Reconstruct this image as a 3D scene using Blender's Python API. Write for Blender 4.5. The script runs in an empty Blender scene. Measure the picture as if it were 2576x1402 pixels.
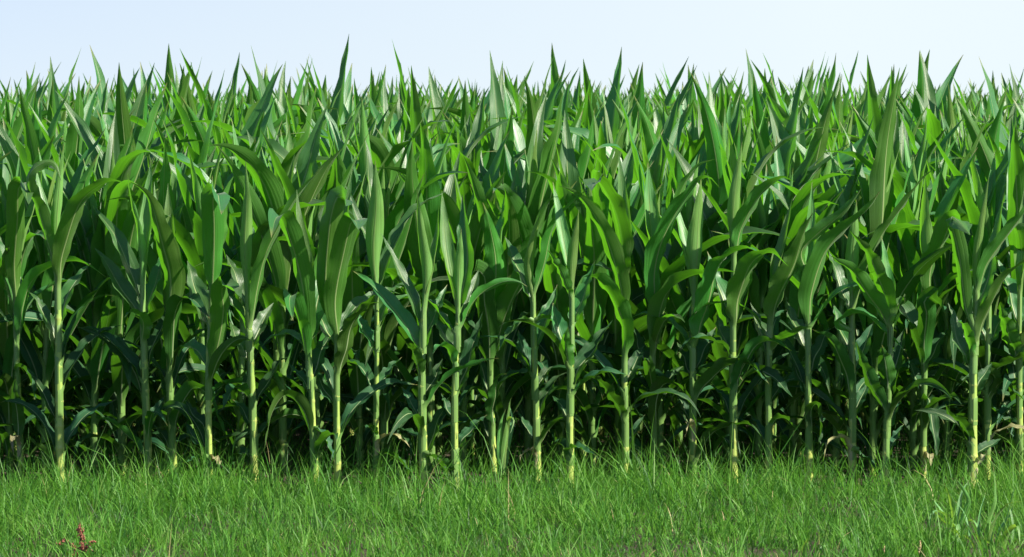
import bpy, math, random
import numpy as np
from mathutils import Vector

rng = np.random.default_rng(11)
random.seed(11)
scene = bpy.context.scene
COL = scene.collection
R = math.radians

# ------------------------------------------------------------------ camera
CAM = np.array([0.0, -11.5, 1.26])
F = 8635.0                       # focal length in pixels of a 2576 px wide picture
TILT = math.atan(411.0 / F)
cam_d = bpy.data.cameras.new("camera")
cam_d.sensor_width = 36.0
cam_d.lens = 36.0 * F / 2576.0
cam_d.clip_start = 0.1
cam_d.clip_end = 3000.0
cam_d.dof.use_dof = True
cam_d.dof.focus_distance = 11.8
cam_d.dof.aperture_fstop = 19.0
cam = bpy.data.objects.new("camera", cam_d)
cam.location = CAM
cam.rotation_euler = (R(90) - TILT, 0, 0)
COL.objects.link(cam)
scene.camera = cam


def ray(px, py):
    u, v = (px - 1288.0) / F, (701.0 - py) / F
    c, s = math.cos(TILT), math.sin(TILT)
    return np.array([u, c + v * s, -s + v * c])


def at(px, py, y):               # the point of the picture that lies on the vertical plane Y = y
    d = ray(px, py)
    return CAM + d * ((y - CAM[1]) / d[1])


CX = {1: 0.0, 2: 638.5, 3: 1277.0, 4: 1917.5}


def crop(c, p, y):               # the same for reading coordinates of four strips of the photograph
    return at(CX[c] + p[0] * 0.7605, 336.0 + p[1] * 0.7605, y)


# ------------------------------------------------------------------ materials
def new_mat(name):
    m = bpy.data.materials.new(name)
    m.use_nodes = True
    nt = m.node_tree
    nt.nodes.clear()
    return m, nt.nodes, nt.links


def math_node(N, L, op, a, b=None, clamp=False):
    n = N.new("ShaderNodeMath")
    n.operation = op
    n.use_clamp = clamp
    for i, v in enumerate((a, b)):
        if v is None:
            continue
        if isinstance(v, (int, float)):
            n.inputs[i].default_value = v
        else:
            L.new(v, n.inputs[i])
    return n.outputs[0]


def mix_col(N, L, fac, a, b, mode='MIX'):
    n = N.new("ShaderNodeMix")
    n.data_type = 'RGBA'
    n.blend_type = mode
    n.clamp_factor = True
    for sock, v in ((n.inputs[0], fac), (n.inputs[6], a), (n.inputs[7], b)):
        if isinstance(v, (int, float)):
            sock.default_value = v
        elif isinstance(v, tuple):
            sock.default_value = (*v, 1)
        else:
            L.new(v, sock)
    return n.outputs[2]


def ramp(N, L, x, lo, hi):
    n = N.new("ShaderNodeMapRange")
    n.interpolation_type = 'SMOOTHSTEP'
    L.new(x, n.inputs[0])
    n.inputs[1].default_value, n.inputs[2].default_value = lo, hi
    return n.outputs[0]


def noise(N, L, vec, scale, detail=2.0, rough=0.5):
    n = N.new("ShaderNodeTexNoise")
    n.inputs['Scale'].default_value = scale
    n.inputs['Detail'].default_value = detail
    n.inputs['Roughness'].default_value = rough
    if vec is not None:
        L.new(vec, n.inputs['Vector'])
    return n.outputs[0]


def leaf_material(name, top, under, glow, rib, sheath, trans=0.34, rough=0.42, spec=0.80, sheen=0.14):
    m, N, L = new_mat(name)
    uv = N.new("ShaderNodeUVMap")
    uv.uv_map = "UVMap"
    sep = N.new("ShaderNodeSeparateXYZ")
    L.new(uv.outputs[0], sep.inputs[0])
    u, v = sep.outputs[0], sep.outputs[1]
    att = N.new("ShaderNodeAttribute")
    att.attribute_name = "tint"
    tint = att.outputs['Fac']
    info = N.new("ShaderNodeObjectInfo")
    rnd = math_node(N, L, 'FRACT', math_node(N, L, 'ADD', info.outputs['Random'], tint))
    geo = N.new("ShaderNodeNewGeometry")
    back = geo.outputs['Backfacing']
    # parallel veins
    comb = N.new("ShaderNodeCombineXYZ")
    L.new(math_node(N, L, 'MULTIPLY', u, 21.0), comb.inputs[0])
    L.new(math_node(N, L, 'MULTIPLY', v, 0.9), comb.inputs[1])
    L.new(math_node(N, L, 'MULTIPLY', rnd, 37.0), comb.inputs[2])
    vein = noise(N, L, comb.outputs[0], 1.0, 3.0, 0.6)
    veinm = ramp(N, L, vein, 0.35, 0.68)
    # mottling
    tc = N.new("ShaderNodeTexCoord")
    blot = ramp(N, L, noise(N, L, tc.outputs['Object'], 9.0, 3.0, 0.6), 0.35, 0.7)
    face = mix_col(N, L, back, top, under)
    face = mix_col(N, L, math_node(N, L, 'MULTIPLY', veinm, 0.8), face, mix_col(N, L, back, tuple(min(1, 1.9 * x) for x in top), tuple(min(1, 1.75 * x) for x in under)))
    face = mix_col(N, L, math_node(N, L, 'MULTIPLY', blot, 0.35), face, tuple(min(1, x * y) for x, y in zip(under, (1.5, 1.25, 0.9))))
    hs = N.new("ShaderNodeHueSaturation")
    L.new(face, hs.inputs['Color'])
    L.new(math_node(N, L, 'ADD', math_node(N, L, 'MULTIPLY', rnd, 0.05), 0.472), hs.inputs['Hue'])
    L.new(math_node(N, L, 'ADD', math_node(N, L, 'MULTIPLY', rnd, 0.62), 0.74), hs.inputs['Value'])
    face = hs.outputs[0]
    # midrib
    du = math_node(N, L, 'ABSOLUTE', math_node(N, L, 'SUBTRACT', u, 0.5))
    wid = math_node(N, L, 'MAXIMUM', math_node(N, L, 'SUBTRACT', 0.060, math_node(N, L, 'MULTIPLY', v, 0.044)), 0.016)
    ribm = math_node(N, L, 'SUBTRACT', 1.0, ramp(N, L, math_node(N, L, 'DIVIDE', du, wid), 0.45, 1.05))
    ribm = math_node(N, L, 'MULTIPLY', ribm, ramp(N, L, v, 0.0, 0.06))
    col = mix_col(N, L, math_node(N, L, 'MULTIPLY', ribm, 0.9), face, rib)
    # pale sheath below the collar
    sh = math_node(N, L, 'SUBTRACT', 1.0, ramp(N, L, v, -0.01, 0.14))
    col = mix_col(N, L, math_node(N, L, 'MULTIPLY', sh, 0.8), col, sheath)
    spot = ramp(N, L, noise(N, L, tc.outputs['Object'], 150.0, 2.0), 0.71, 0.76)     # dust and feeding specks
    col = mix_col(N, L, math_node(N, L, 'MULTIPLY', spot, 0.35), col, (0.20, 0.24, 0.09))
    tipm = math_node(N, L, 'MULTIPLY', ramp(N, L, v, 0.90, 1.0), ramp(N, L, rnd, 0.3, 0.7))
    col = mix_col(N, L, math_node(N, L, 'MULTIPLY', tipm, 0.8), col, (0.24, 0.20, 0.06))
    bs = N.new("ShaderNodeBsdfPrincipled")
    L.new(col, bs.inputs['Base Color'])
    rg = math_node(N, L, 'ADD', math_node(N, L, 'MULTIPLY', vein, 0.40), rough - 0.19)
    rg = math_node(N, L, 'ADD', rg, math_node(N, L, 'MULTIPLY', back, 0.06))
    L.new(rg, bs.inputs['Roughness'])
    bs.inputs['IOR'].default_value = 1.48
    bs.inputs['Specular IOR Level'].default_value = spec
    bs.inputs['Sheen Weight'].default_value = sheen
    bs.inputs['Sheen Roughness'].default_value = 0.45
    bs.inputs['Sheen Tint'].default_value = (0.85, 1.0, 0.75, 1)
    bp = N.new("ShaderNodeBump")
    bp.inputs['Strength'].default_value = 0.65
    bp.inputs['Distance'].default_value = 0.002
    hgt = math_node(N, L, 'SUBTRACT', vein, math_node(N, L, 'MULTIPLY', ribm, 0.9))
    L.new(hgt, bp.inputs['Height'])
    L.new(bp.outputs[0], bs.inputs['Normal'])
    tr = N.new("ShaderNodeBsdfTranslucent")
    gcol = mix_col(N, L, math_node(N, L, 'MULTIPLY', veinm, 0.7), glow, tuple(0.5 * x for x in glow))
    gcol = mix_col(N, L, math_node(N, L, 'MULTIPLY', ribm, 0.5), gcol, tuple(0.5 * x for x in glow))
    L.new(gcol, tr.inputs['Color'])
    mx = N.new("ShaderNodeMixShader")
    L.new(math_node(N, L, 'MULTIPLY', math_node(N, L, 'SUBTRACT', 1.0, math_node(N, L, 'MULTIPLY', sh, 0.75)), trans), mx.inputs[0])
    L.new(bs.outputs[0], mx.inputs[1])
    L.new(tr.outputs[0], mx.inputs[2])
    out = N.new("ShaderNodeOutputMaterial")
    L.new(mx.outputs[0], out.inputs[0])
    return m


M_LEAF = leaf_material("corn_leaf", (0.021, 0.098, 0.020), (0.034, 0.130, 0.011), (0.17, 0.58, 0.015),
                       (0.30, 0.40, 0.15), (0.15, 0.27, 0.065))
M_OLD_SHADED = leaf_material("shaded_old_corn_leaf", (0.015, 0.060, 0.022), (0.026, 0.085, 0.012), (0.12, 0.38, 0.015),
                      (0.32, 0.42, 0.20), (0.15, 0.27, 0.065), trans=0.26, rough=0.54, spec=0.30, sheen=0.0)  # older low leaves, with the shade inside the field put into their colour
M_YOUNG = leaf_material("young_corn_leaf", (0.058, 0.170, 0.040), (0.110, 0.235, 0.052), (0.24, 0.66, 0.022),
                        (0.22, 0.36, 0.10), (0.15, 0.28, 0.065), trans=0.37, rough=0.42, spec=0.75, sheen=0.16)
M_WEED = leaf_material("broad_grass_blade", (0.10, 0.24, 0.075), (0.12, 0.27, 0.06), (0.36, 0.65, 0.05),
                       (0.28, 0.40, 0.16), (0.12, 0.25, 0.06))
M_DRY = leaf_material("dry_corn_leaf", (0.20, 0.20, 0.085), (0.24, 0.235, 0.11), (0.30, 0.30, 0.10),
                      (0.42, 0.36, 0.22), (0.30, 0.28, 0.14), trans=0.25, rough=0.6)


def stalk_material():
    m, N, L = new_mat("corn_stalk")
    uv = N.new("ShaderNodeUVMap")
    uv.uv_map = "UVMap"
    sep = N.new("ShaderNodeSeparateXYZ")
    L.new(uv.outputs[0], sep.inputs[0])
    h, node = sep.outputs[0], sep.outputs[1]
    tc = N.new("ShaderNodeTexCoord")
    mp = N.new("ShaderNodeMapping")
    mp.inputs['Scale'].default_value = (140, 140, 5)
    L.new(tc.outputs['Object'], mp.inputs[0])
    fib = noise(N, L, mp.outputs[0], 1.0, 2.0)
    base = mix_col(N, L, ramp(N, L, h, 0.0, 0.45), (0.42, 0.48, 0.115), (0.26, 0.39, 0.08))
    base = mix_col(N, L, math_node(N, L, 'MULTIPLY', ramp(N, L, fib, 0.35, 0.7), 0.4), base, (0.14, 0.26, 0.05))
    base = mix_col(N, L, math_node(N, L, 'MULTIPLY', node, 0.45), base, (0.42, 0.40, 0.12))
    spots = ramp(N, L, noise(N, L, tc.outputs['Object'], 60.0, 3.0), 0.66, 0.74)
    base = mix_col(N, L, math_node(N, L, 'MULTIPLY', spots, 0.35), base, (0.20, 0.15, 0.05))
    bs = N.new("ShaderNodeBsdfPrincipled")
    L.new(base, bs.inputs['Base Color'])
    bs.inputs['Roughness'].default_value = 0.42
    bs.inputs['Subsurface Weight'].default_value = 0.08
    bs.inputs['Subsurface Radius'].default_value = (0.004, 0.006, 0.002)
    bp = N.new("ShaderNodeBump")
    bp.inputs['Strength'].default_value = 0.3
    bp.inputs['Distance'].default_value = 0.001
    L.new(fib, bp.inputs['Height'])
    L.new(bp.outputs[0], bs.inputs['Normal'])
    out = N.new("ShaderNodeOutputMaterial")
    L.new(bs.outputs[0], out.inputs[0])
    return m


M_STALK = stalk_material()


def grass_material():
    m, N, L = new_mat("grass_blades")
    att = N.new("ShaderNodeAttribute")
    att.attribute_name = "tint"
    cr = N.new("ShaderNodeValToRGB")
    e = cr.color_ramp.elements
    e[0].position, e[0].color = 0.0, (0.018, 0.070, 0.014, 1)
    e[1].position, e[1].color = 1.0, (0.42, 0.36, 0.17, 1)
    for p, c in ((0.35, (0.048, 0.175, 0.020, 1)), (0.75, (0.120, 0.310, 0.036, 1)), (0.955, (0.14, 0.27, 0.05, 1)), (0.975, (0.34, 0.30, 0.13, 1))):
        x = e.new(p)
        x.color = c
    L.new(att.outputs['Fac'], cr.inputs[0])
    bs = N.new("ShaderNodeBsdfPrincipled")
    L.new(cr.outputs[0], bs.inputs['Base Color'])
    bs.inputs['Roughness'].default_value = 0.52
    bs.inputs['Specular IOR Level'].default_value = 0.3
    tr = N.new("ShaderNodeBsdfTranslucent")
    L.new(mix_col(N, L, 0.5, cr.outputs[0], (0.19, 0.50, 0.035)), tr.inputs[0])
    mx = N.new("ShaderNodeMixShader")
    mx.inputs[0].default_value = 0.42
    L.new(bs.outputs[0], mx.inputs[1])
    L.new(tr.outputs[0], mx.inputs[2])
    out = N.new("ShaderNodeOutputMaterial")
    L.new(mx.outputs[0], out.inputs[0])
    return m


M_GRASS = grass_material()


def soil_material():
    m, N, L = new_mat("soil")
    tc = N.new("ShaderNodeTexCoord")
    n1 = noise(N, L, tc.outputs['Object'], 5.0, 8.0, 0.65)
    n2 = noise(N, L, tc.outputs['Object'], 70.0, 6.0, 0.7)
    c = mix_col(N, L, ramp(N, L, n1, 0.3, 0.7), (0.026, 0.018, 0.008), (0.070, 0.050, 0.024))
    c = mix_col(N, L, ramp(N, L, n2, 0.45, 0.75), c, (0.13, 0.11, 0.085))
    bs = N.new("ShaderNodeBsdfPrincipled")
    L.new(c, bs.inputs['Base Color'])
    bs.inputs['Roughness'].default_value = 0.95
    bp = N.new("ShaderNodeBump")
    bp.inputs['Strength'].default_value = 0.8
    bp.inputs['Distance'].default_value = 0.02
    L.new(n2, bp.inputs['Height'])
    L.new(bp.outputs[0], bs.inputs['Normal'])
    out = N.new("ShaderNodeOutputMaterial")
    L.new(bs.outputs[0], out.inputs[0])
    return m


M_SOIL = soil_material()


def plain(name, a, b, scale=60.0, rough=0.7, trans=0.0):
    m, N, L = new_mat(name)
    tc = N.new("ShaderNodeTexCoord")
    n1 = noise(N, L, tc.outputs['Object'], scale, 4.0, 0.6)
    bs = N.new("ShaderNodeBsdfPrincipled")
    L.new(mix_col(N, L, ramp(N, L, n1, 0.3, 0.7), a, b), bs.inputs['Base Color'])
    bs.inputs['Roughness'].default_value = rough
    out = N.new("ShaderNodeOutputMaterial")
    L.new(bs.outputs[0], out.inputs[0])
    return m


M_RUST = plain("dry_dock_seed", (0.15, 0.042, 0.028), (0.30, 0.10, 0.065), 90.0, 0.8)
M_RUSTSTEM = plain("dry_dock_stem", (0.20, 0.075, 0.04), (0.32, 0.15, 0.08), 60.0, 0.7)
M_SEED = plain("grass_seed_head", (0.30, 0.27, 0.11), (0.42, 0.30, 0.17), 120.0, 0.8)

# ------------------------------------------------------------------ mesh helpers
class MeshBuf:
    """Collects vertices, quads, uv and tint, and links them as ONE object."""
    def __init__(self):
        self.v, self.f, self.uv, self.t, self.mi, self.n = [], [], [], [], [], 0

    def add(self, v, f, uv, tint=0.0, mi=0):
        self.v.append(v)
        self.f.append(f + self.n)
        self.uv.append(uv)
        self.t.append(np.full(len(v), tint, dtype=np.float32))
        self.mi.append(np.full(len(f), mi, dtype=np.int32))
        self.n += len(v)

    def arrays(self):
        return (np.concatenate(self.v), np.concatenate(self.f), np.concatenate(self.uv),
                np.concatenate(self.t), np.concatenate(self.mi))

    def mesh(self, name, mats):
        v, f, uv, t, mi = self.arrays()
        return make_mesh(name, v, f, uv, t, mi, mats)


def make_mesh(name, v, f, uv, t, mi, mats):
    me = bpy.data.meshes.new(name)
    nv, nf = len(v), len(f)
    me.vertices.add(nv)
    me.vertices.foreach_set("co", np.ascontiguousarray(v, dtype=np.float32).ravel())
    me.loops.add(nf * 4)
    me.loops.foreach_set("vertex_index", np.ascontiguousarray(f, dtype=np.int32).ravel())
    me.polygons.add(nf)
    me.polygons.foreach_set("loop_start", np.arange(0, nf * 4, 4, dtype=np.int32))
    me.polygons.foreach_set("material_index", np.ascontiguousarray(mi, dtype=np.int32))
    lay = me.uv_layers.new(name="UVMap")
    lay.data.foreach_set("uv", np.ascontiguousarray(uv[f.ravel()], dtype=np.float32).ravel())
    at_ = me.attributes.new("tint", 'FLOAT', 'POINT')
    at_.data.foreach_set("value", np.ascontiguousarray(t, dtype=np.float32))
    me.polygons.foreach_set("use_smooth", np.ones(nf, dtype=bool))
    for m in mats:
        me.materials.append(m)
    me.update(calc_edges=True)
    return me


def link(name, me, parent=None, loc=None):
    o = bpy.data.objects.new(name, me)
    COL.objects.link(o)
    if parent is not None:
        o.parent = parent
    if loc is not None:
        o.location = loc
    return o


def tag(o, label, cat, group=None, kind=None):
    if label:
        o['label'] = label
    if cat:
        o['category'] = cat
    if group:
        o['group'] = group
    if kind:
        o['kind'] = kind
    return o


def smooth(x):
    x = np.clip(x, 0, 1)
    return x * x * (3 - 2 * x)


def catmull(pts, n):
    P = np.asarray(pts, dtype=float)
    if len(P) == 2:
        P = np.array([P[0], (P[0] + P[1]) / 2, P[1]])
    Q = np.vstack([2 * P[0] - P[1], P, 2 * P[-1] - P[-2]])
    out = []
    for i in range(1, len(Q) - 2):
        p0, p1, p2, p3 = Q[i - 1:i + 3]
        for t in np.linspace(0, 1, 16, endpoint=False):
            out.append(0.5 * (2 * p1 + (p2 - p0) * t + (2 * p0 - 5 * p1 + 4 * p2 - p3) * t * t + (3 * p1 - p0 - 3 * p2 + p3) * t ** 3))
    out.append(P[-1])
    out = np.array(out)
    s = np.concatenate([[0], np.cumsum(np.linalg.norm(np.diff(out, axis=0), axis=1))])
    q = np.linspace(0, s[-1], n)
    return np.stack([np.interp(q, s, out[:, k]) for k in range(3)], axis=1), s[-1]


def unit(a):
    return a / max(1e-9, np.linalg.norm(a))


def leaf_geo(blade, h, r, width, axis=(0, 0, 1), sheath=0.10, kind='leaf', n=24, m=7, ruffle=0.007, waves=5.0, twist=0.0, fold=0.42, rg=rng, wide=None):
    """A corn leaf: sheath rolled round the stalk, then a channelled blade with waved margins along the points of blade.
    h: unit horizontal direction the leaf leaves the stalk in."""
    axis = unit(np.array(axis, float))
    h = unit(np.array(h, float) - axis * np.dot(h, axis))
    pts = np.array(blade, float)
    ns = 6 if sheath > 0 else 0
    C, L = catmull(pts, n)
    t = np.linspace(0, 1, n)
    if ns:
        S = [pts[0] + axis * (-sheath) * (1 - k / ns) for k in range(ns)]
        C = np.vstack([S, C])
        t = np.concatenate([-(1 - np.arange(ns) / ns) * sheath / L, t])
    K = len(C)
    # the base of the blade hugs the stalk: offset by the stalk radius
    C = C + h[None, :] * r * (1 - smooth(t / 0.25))[:, None]
    T = np.gradient(C, axis=0)
    T /= np.maximum(1e-9, np.linalg.norm(T, axis=1))[:, None]
    w = np.cross(axis, h)
    W = np.zeros_like(C)
    for i in range(K):
        w = unit(w - T[i] * np.dot(w, T[i]))
        W[i] = w
    tw = twist * smooth(np.clip(t, 0, 1))
    Nn = np.cross(T, W)
    W2 = W * np.cos(tw)[:, None] + Nn * np.sin(tw)[:, None]
    Nn = np.cross(T, W2)
    tb = np.clip(t, 0, 1)
    if kind == 'whorl':
        th = 2.7 - 1.35 * smooth(tb / 0.5) - 0.85 * smooth((tb - 0.35) / 0.6)
        f = np.where(tb < 0.36, 0.66 + 0.34 * smooth(tb / 0.36), (1 - np.clip((tb - 0.36) / 0.64, 0, 1) ** 1.3) ** 1.12)
    else:
        th = 2.6 - (2.6 - fold) * smooth(tb / 0.16) - 0.15 * smooth((tb - 0.4) / 0.6)
        f = np.where(tb < 0.38, 0.66 + 0.34 * smooth(tb / 0.38), (1 - np.clip((tb - 0.38) / 0.62, 0, 1) ** 1.55) ** 1.06)
    if wide is not None:
        f = np.where(tb < wide, np.minimum(1, 0.66 + 0.34 * smooth(tb / 0.38)), (1 - np.clip((tb - wide) / (1 - wide), 0, 1) ** 1.3))
    hw = width / 2 * f
    b = smooth(tb / 0.10)
    hw = (1 - b) * np.minimum(th * r * 1.04, 0.6 * width + 0.01) + b * hw
    hw = np.maximum(hw, 0.0006)
    c = np.linspace(-1, 1, m)
    ph = rg.uniform(0, 6.28, 4)
    vee = 0.16 + 0.42 * fold
    env = smooth((tb - 0.02) / 0.15) * (1 - smooth((tb - 0.72) / 0.28))
    V = np.zeros((K, m, 3))
    UV = np.zeros((K, m, 2))
    for j, cj in enumerate(c):
        a = cj * th
        x = np.sin(a) / th * hw
        z = (1 - np.cos(a)) / th * hw
        if kind != 'whorl':
            z = z * (1 - 0.55 * b) + b * vee * np.abs(x)
        s = 1 if cj > 0 else -1
        wob = ruffle * abs(cj) ** 2 * env * (np.sin(6.283 * waves * tb + ph[0 if s > 0 else 1]) + 0.55 * np.sin(6.283 * waves * 1.83 * tb + ph[2 if s > 0 else 3]))
        sag = ruffle * 0.7 * env * np.sin(6.283 * waves * 0.45 * tb + ph[2])
        V[:, j] = C + W2 * x[:, None] + Nn * (z + wob + sag)[:, None]
        UV[:, j, 0] = (cj + 1) / 2
        UV[:, j, 1] = t
    idx = np.arange(K * m).reshape(K, m)
    Fq = np.stack([idx[:-1, :-1], idx[1:, :-1], idx[1:, 1:], idx[:-1, 1:]], axis=-1).reshape(-1, 4)
    return V.reshape(-1, 3), Fq, UV.reshape(-1, 2)


def tube_geo(path, rad, sides=10, uvv=None):
    path = np.asarray(path, float)
    K = len(path)
    T = np.gradient(path, axis=0)
    T /= np.maximum(1e-9, np.linalg.norm(T, axis=1))[:, None]
    w = np.array([1.0, 0.13, 0.07])
    V = np.zeros((K, sides, 3))
    UV = np.zeros((K, sides, 2))
    a = np.linspace(0, 2 * math.pi, sides, endpoint=False)
    for i in range(K):
        w = unit(w - T[i] * np.dot(w, T[i]))
        b = np.cross(T[i], w)
        V[i] = path[i] + rad[i] * (np.cos(a)[:, None] * w + np.sin(a)[:, None] * b)
    hgt = np.concatenate([[0], np.cumsum(np.linalg.norm(np.diff(path, axis=0), axis=1))])
    UV[:, :, 0] = hgt[:, None]
    if uvv is not None:
        UV[:, :, 1] = np.asarray(uvv)[:, None]
    idx = np.arange(K * sides).reshape(K, sides)
    nx = np.roll(idx, -1, axis=1)
    Fq = np.stack([idx[:-1], nx[:-1], nx[1:], idx[1:]], axis=-1).reshape(-1, 4)
    return V.reshape(-1, 3), Fq, UV.reshape(-1, 2)


def stalk_geo(pts, r0, r1, nodes, sides=12, n=60):
    C, L = catmull(pts, n)
    h = np.linspace(0, L, n)
    rad = r0 + (r1 - r0) * (h / L) ** 0.9
    ring = np.zeros(n)
    # put samples on the nodes
    hs = np.sort(np.concatenate([np.linspace(0, L, n // 2)] + [np.array([q - 0.012, q - 0.004, q, q + 0.004, q + 0.012]) for q in nodes]))
    hs = hs[(hs >= 0) & (hs <= L)]
    C2 = np.stack([np.interp(hs, h, C[:, k]) for k in range(3)], axis=1)
    rad = np.interp(hs, h, rad)
    ring = np.zeros(len(hs))
    for q in nodes:
        g = np.exp(-((hs - q) / 0.005) ** 2)
        rad = rad * (1 + 0.11 * g)
        ring = np.maximum(ring, np.exp(-((hs - q + 0.002) / 0.0042) ** 2))
    return tube_geo(C2, rad, sides, ring)


def arc_blade(base, az, L, a0, a1, p=1.4, n=9, side=0.0):
    """Centre line of a procedural blade: angle from the vertical runs from a0 to a1 (degrees)."""
    P = [np.array(base, float)]
    for i in range(n):
        s = (i + 0.5) / n
        al = R(a0 + (a1 - a0) * s ** p)
        azi = az + side * s * s
        P.append(P[-1] + L / n * np.array([math.sin(al) * math.cos(azi), math.sin(al) * math.sin(azi), math.cos(al)]))
    return P


# ------------------------------------------------------------------ sky, sun, ground
SUN_EL, SUN_AZ = 40.0, -25.0           # azimuth in the XY plane: 0 = right of the picture, negative = towards the camera
sd = Vector((math.cos(R(SUN_EL)) * math.cos(R(SUN_AZ)), math.cos(R(SUN_EL)) * math.sin(R(SUN_AZ)), math.sin(R(SUN_EL))))
sun_d = bpy.data.lights.new("sun", 'SUN')
sun_d.energy = 5.0
sun_d.angle = R(0.6)
sun_d.color = (1.0, 0.93, 0.80)
sun = bpy.data.objects.new("sun", sun_d)
sun.rotation_euler = (-sd).to_track_quat('-Z', 'Y').to_euler()
sun.location = (6, -4, 8)
COL.objects.link(sun)
world = bpy.data.worlds.new("World")
scene.world = world
world.use_nodes = True
wn, wl = world.node_tree.nodes, world.node_tree.links
wn.clear()
sky = wn.new("ShaderNodeTexSky")
sky.sky_type = 'NISHITA'
sky.sun_disc = False
sky.sun_elevation = R(SUN_EL)
sky.sun_rotation = R(90 - SUN_AZ)
sky.air_density = 1.0
sky.dust_density = 0.2
sky.ozone_density = 1.0
bg = wn.new("ShaderNodeBackground")
bg.inputs[1].default_value = 0.055
tcw = wn.new('ShaderNodeTexCoord')              # the haze band at the horizon takes the colour of the sky a few degrees higher
vaw = wn.new('ShaderNodeVectorMath')
vaw.operation = 'ADD'
vaw.inputs[1].default_value = (0, 0, 0.055)
wl.new(tcw.outputs['Generated'], vaw.inputs[0])
nmw = wn.new('ShaderNodeVectorMath')
nmw.operation = 'NORMALIZE'
wl.new(vaw.outputs[0], nmw.inputs[0])
wl.new(nmw.outputs[0], sky.inputs[0])
sepw = wn.new('ShaderNodeSeparateXYZ')
wl.new(tcw.outputs['Generated'], sepw.inputs[0])
low = math_node(wn, wl, 'SUBTRACT', 1.0, ramp(wn, wl, sepw.outputs[2], 0.06, 0.30))   # summer haze, thicker towards the sun's side
side = math_node(wn, wl, 'ADD', math_node(wn, wl, 'MULTIPLY', sepw.outputs[0], 2.2), 0.80, True)
skyc = mix_col(wn, wl, 1.0, sky.outputs[0], (0.90, 0.90, 1.16), 'MULTIPLY')
skyc = mix_col(wn, wl, math_node(wn, wl, 'MULTIPLY', low, side), skyc, (6.75, 7.6, 8.05))
wl.new(skyc, bg.inputs[0])
wo = wn.new("ShaderNodeOutputWorld")
wl.new(bg.outputs[0], wo.inputs[0])
scene.view_settings.view_transform = 'Standard'
scene.view_settings.look = 'None'
scene.view_settings.exposure = 1.2
scene.view_settings.gamma = 1.0

S = 1500.0
gx = np.array([-S, -60, -8, -3, 0, 3, 8, 60, S])
gy = np.array([-S, -60, -8, -2, 0, 4, 12, 60, S])
gv = np.array([[x, y, 0.0] for y in gy for x in gx])
gi = np.arange(len(gv)).reshape(len(gy), len(gx))
gf = np.stack([gi[:-1, :-1], gi[:-1, 1:], gi[1:, 1:], gi[1:, :-1]], axis=-1).reshape(-1, 4)
ground = link("ground", make_mesh("ground", gv, gf, gv[:, :2], np.zeros(len(gv)), np.zeros(len(gf)), [M_SOIL]))
tag(ground, "brown bare soil under the corn and the grass verge", "ground", kind='structure')

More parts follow.
